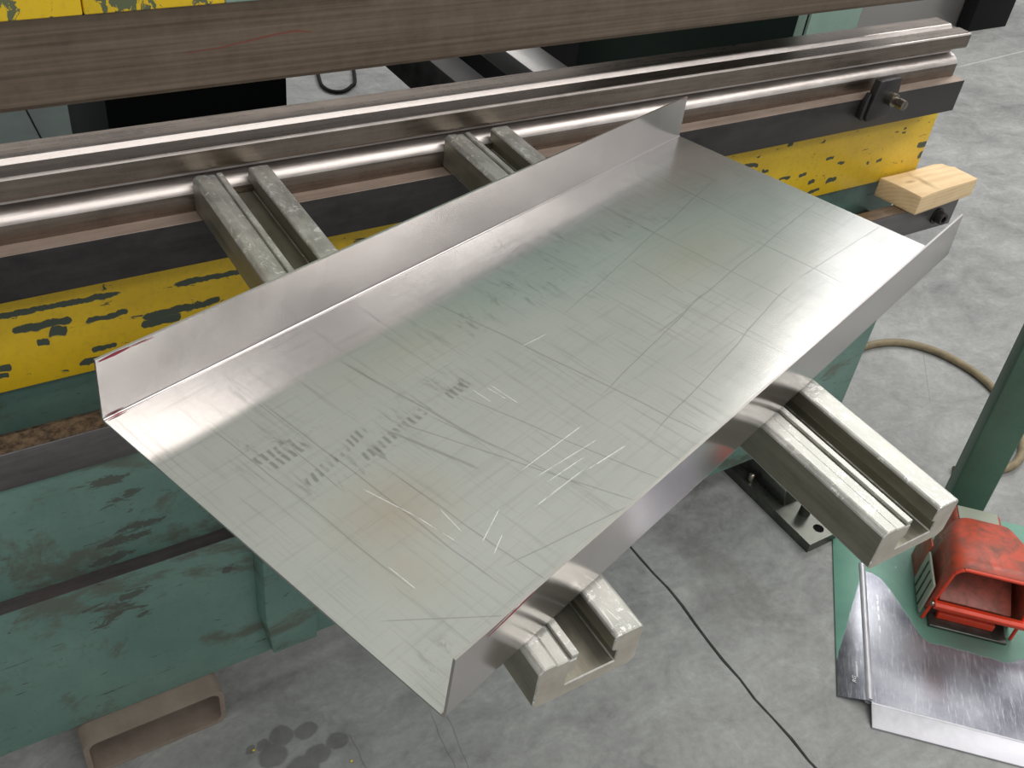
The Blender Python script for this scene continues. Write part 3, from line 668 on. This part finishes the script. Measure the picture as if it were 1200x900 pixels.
# bright rolled lip round the mouth
lipA = [Vector(p) for p in arch2(-.001, .006, -.160, -.004, -.158, .150, .024, .002)]
tube('hood_lip', lipA, .0034, 'red_edge', fpd, n=8, res=2, label='bright red rolled lip')
box('rear_housing', (.1535, -.128, 0), (.215, -.030, .118), 'red', fpd, bevel=.012)
box('rear_cover_plate', (.160, -.118, .1185), (.208, -.040, .1195), 'label_grey', fpd, bevel=.0004, label='worn grey patch')
box('back_flap', (.10, .008, .0), (.165, .012, .095), 'red', fpd, bevel=.001)
box('side_cover', (.006, .0095, .004), (.095, .0145, .085), 'label_grey', fpd, bevel=.0018, label='pale ribbed side cover')
for k in range(3): box('side_rib', (.022 + .024 * k, .0147, .008), (.025 + .024 * k, .0165, .080), 'foot', fpd, bevel=0)
# treadle, sloping up to the back
bm = bmesh.new(); bbox(bm, (0, 0, 0), (.135, .134, .006)); tm = fin(bm, 'treadle', bevel=.0015)
tre = link('treadle', tm, 'red_worn', fpd, label='rubbed pinkish red treadle', loc=(.016, -.146, .040)); tre.rotation_euler = (0, math.radians(-24), 0)
prism('front_bar', [(-.016, .046), (-.020, .058), (-.014, .062), (-.004, .060), (-.004, .052)], 'Y', .004, -.215, 'red_edge', fpd, bevel=.001, label='red cross bar before the mouth')
lathe('bar_pin', (-.010, .0045, .054), (0, 1, 0), [(.005, 0), (.005, .004), (.003, .005)], 'bolt', fpd, 12)
box('base_tray', (-.020, -.150, .0), (.15, -.004, .006), 'foot', fpd, bevel=.002)
box('inner_bar', (.000, -.125, .0065), (.012, -.018, .022), 'red_edge', fpd, bevel=.002)
for yy in (-.022, -.142): lathe('stop_pin', (.100, yy, .120), (-1, 0, 0), [(.003, 0), (.003, .012), (.002, .013)], 'black_bolt', fpd, 10)

# ------------------------------------------------------------------ hose, cable and things behind
h = tube('hose', [(1.60, 1.20, .02), (1.78, 1.235, .0102), (1.995, 1.222, .0102), (2.082, 1.215, .0102), (2.153, 1.187, .0102), (2.21, 1.118, .0102), (2.232, 1.018, .0102), (2.216, .93, .0102), (2.17, .84, .0102), (2.102, .772, .0102), (2.039, .742, .0102), (1.985, .742, .0102), (1.93, .765, .0102), (1.87, .79, .0102)], .0098, 'hose')
tag(h, 'dusty brown hose curving over the floor to behind the green post', 'hose')
c = tube('black_cable', [(1.40, 3.35, .008), (1.345, 3.18, .008), (1.335, 3.12, .008), (1.35, 3.08, .008), (1.385, 3.07, .008), (1.43, 3.10, .008), (1.47, 3.16, .008), (1.60, 3.5, .008)], .0065, 'rubber')
tag(c, 'black cable lying in a loop on the pale floor behind the machine', 'cable')
for i, (x0, x1) in enumerate([(-1.2, .386), (.392, .575)]):
    o = box('floor_plate', (x0, 2.3, .001), (x1, 3.9, .02), 'dark_slab', bevel=.001)  # floor in shadow, drawn as thin sheets painted dark
    tag(o, ['dark green floor plate at far left behind the machine', 'dark green floor plate beside the black box behind the machine'][i], 'floor plate')
cab = thing('steel_cabinet', 'cabinet of pale green and grey sheet steel beyond the right end of the die', 'cabinet', (4.0, 2.92, 0))
def cbx(n, a, b, m, **k): return box(n, (a[0] - 4.0, a[1] - 2.92, a[2]), (b[0] - 4.0, b[1] - 2.92, b[2]), m, cab, **k)
cbx('green_door', (3.47, 2.92, .002), (3.785, 3.5, 1.0), 'green_light', label='pale green door')
cbx('grey_body', (3.787, 2.921, .002), (4.552, 3.5, 1.0), 'panel_grey', label='grey sheet steel body')
cbx('door_edge', (3.42, 2.93, .002), (3.466, 3.5, 1.0), 'black')
bb = box('black_cabinet', (4.50, 2.845, .001), (4.795, 2.915, .9), 'rubber', bevel=.003)
def sub(o, p, keep=True):
    if keep: o.location = o.location - p.location
    o.parent = p
kids = {o.name: o for o in bpy.data.objects}
cp = kids['clamp_plate']; sub(kids['clamp_gusset'], cp); sub(kids['clamp_bolt'], cp)
for n in ('foot_stub', 'foot_block', 'foot_pin'): sub(kids[n], kids['foot_plate'])
sub(kids['bar_pin'], kids['front_bar.001'])
kids['front_bar.001'].name = 'cross_bar'
sub(kids['hood_lip'], kids['hood'])
for n in ('side_rib', 'side_rib.001', 'side_rib.002'): sub(kids[n], kids['side_cover'])
tag(bb, 'black box at the top right corner, before the grey cabinet', 'box')
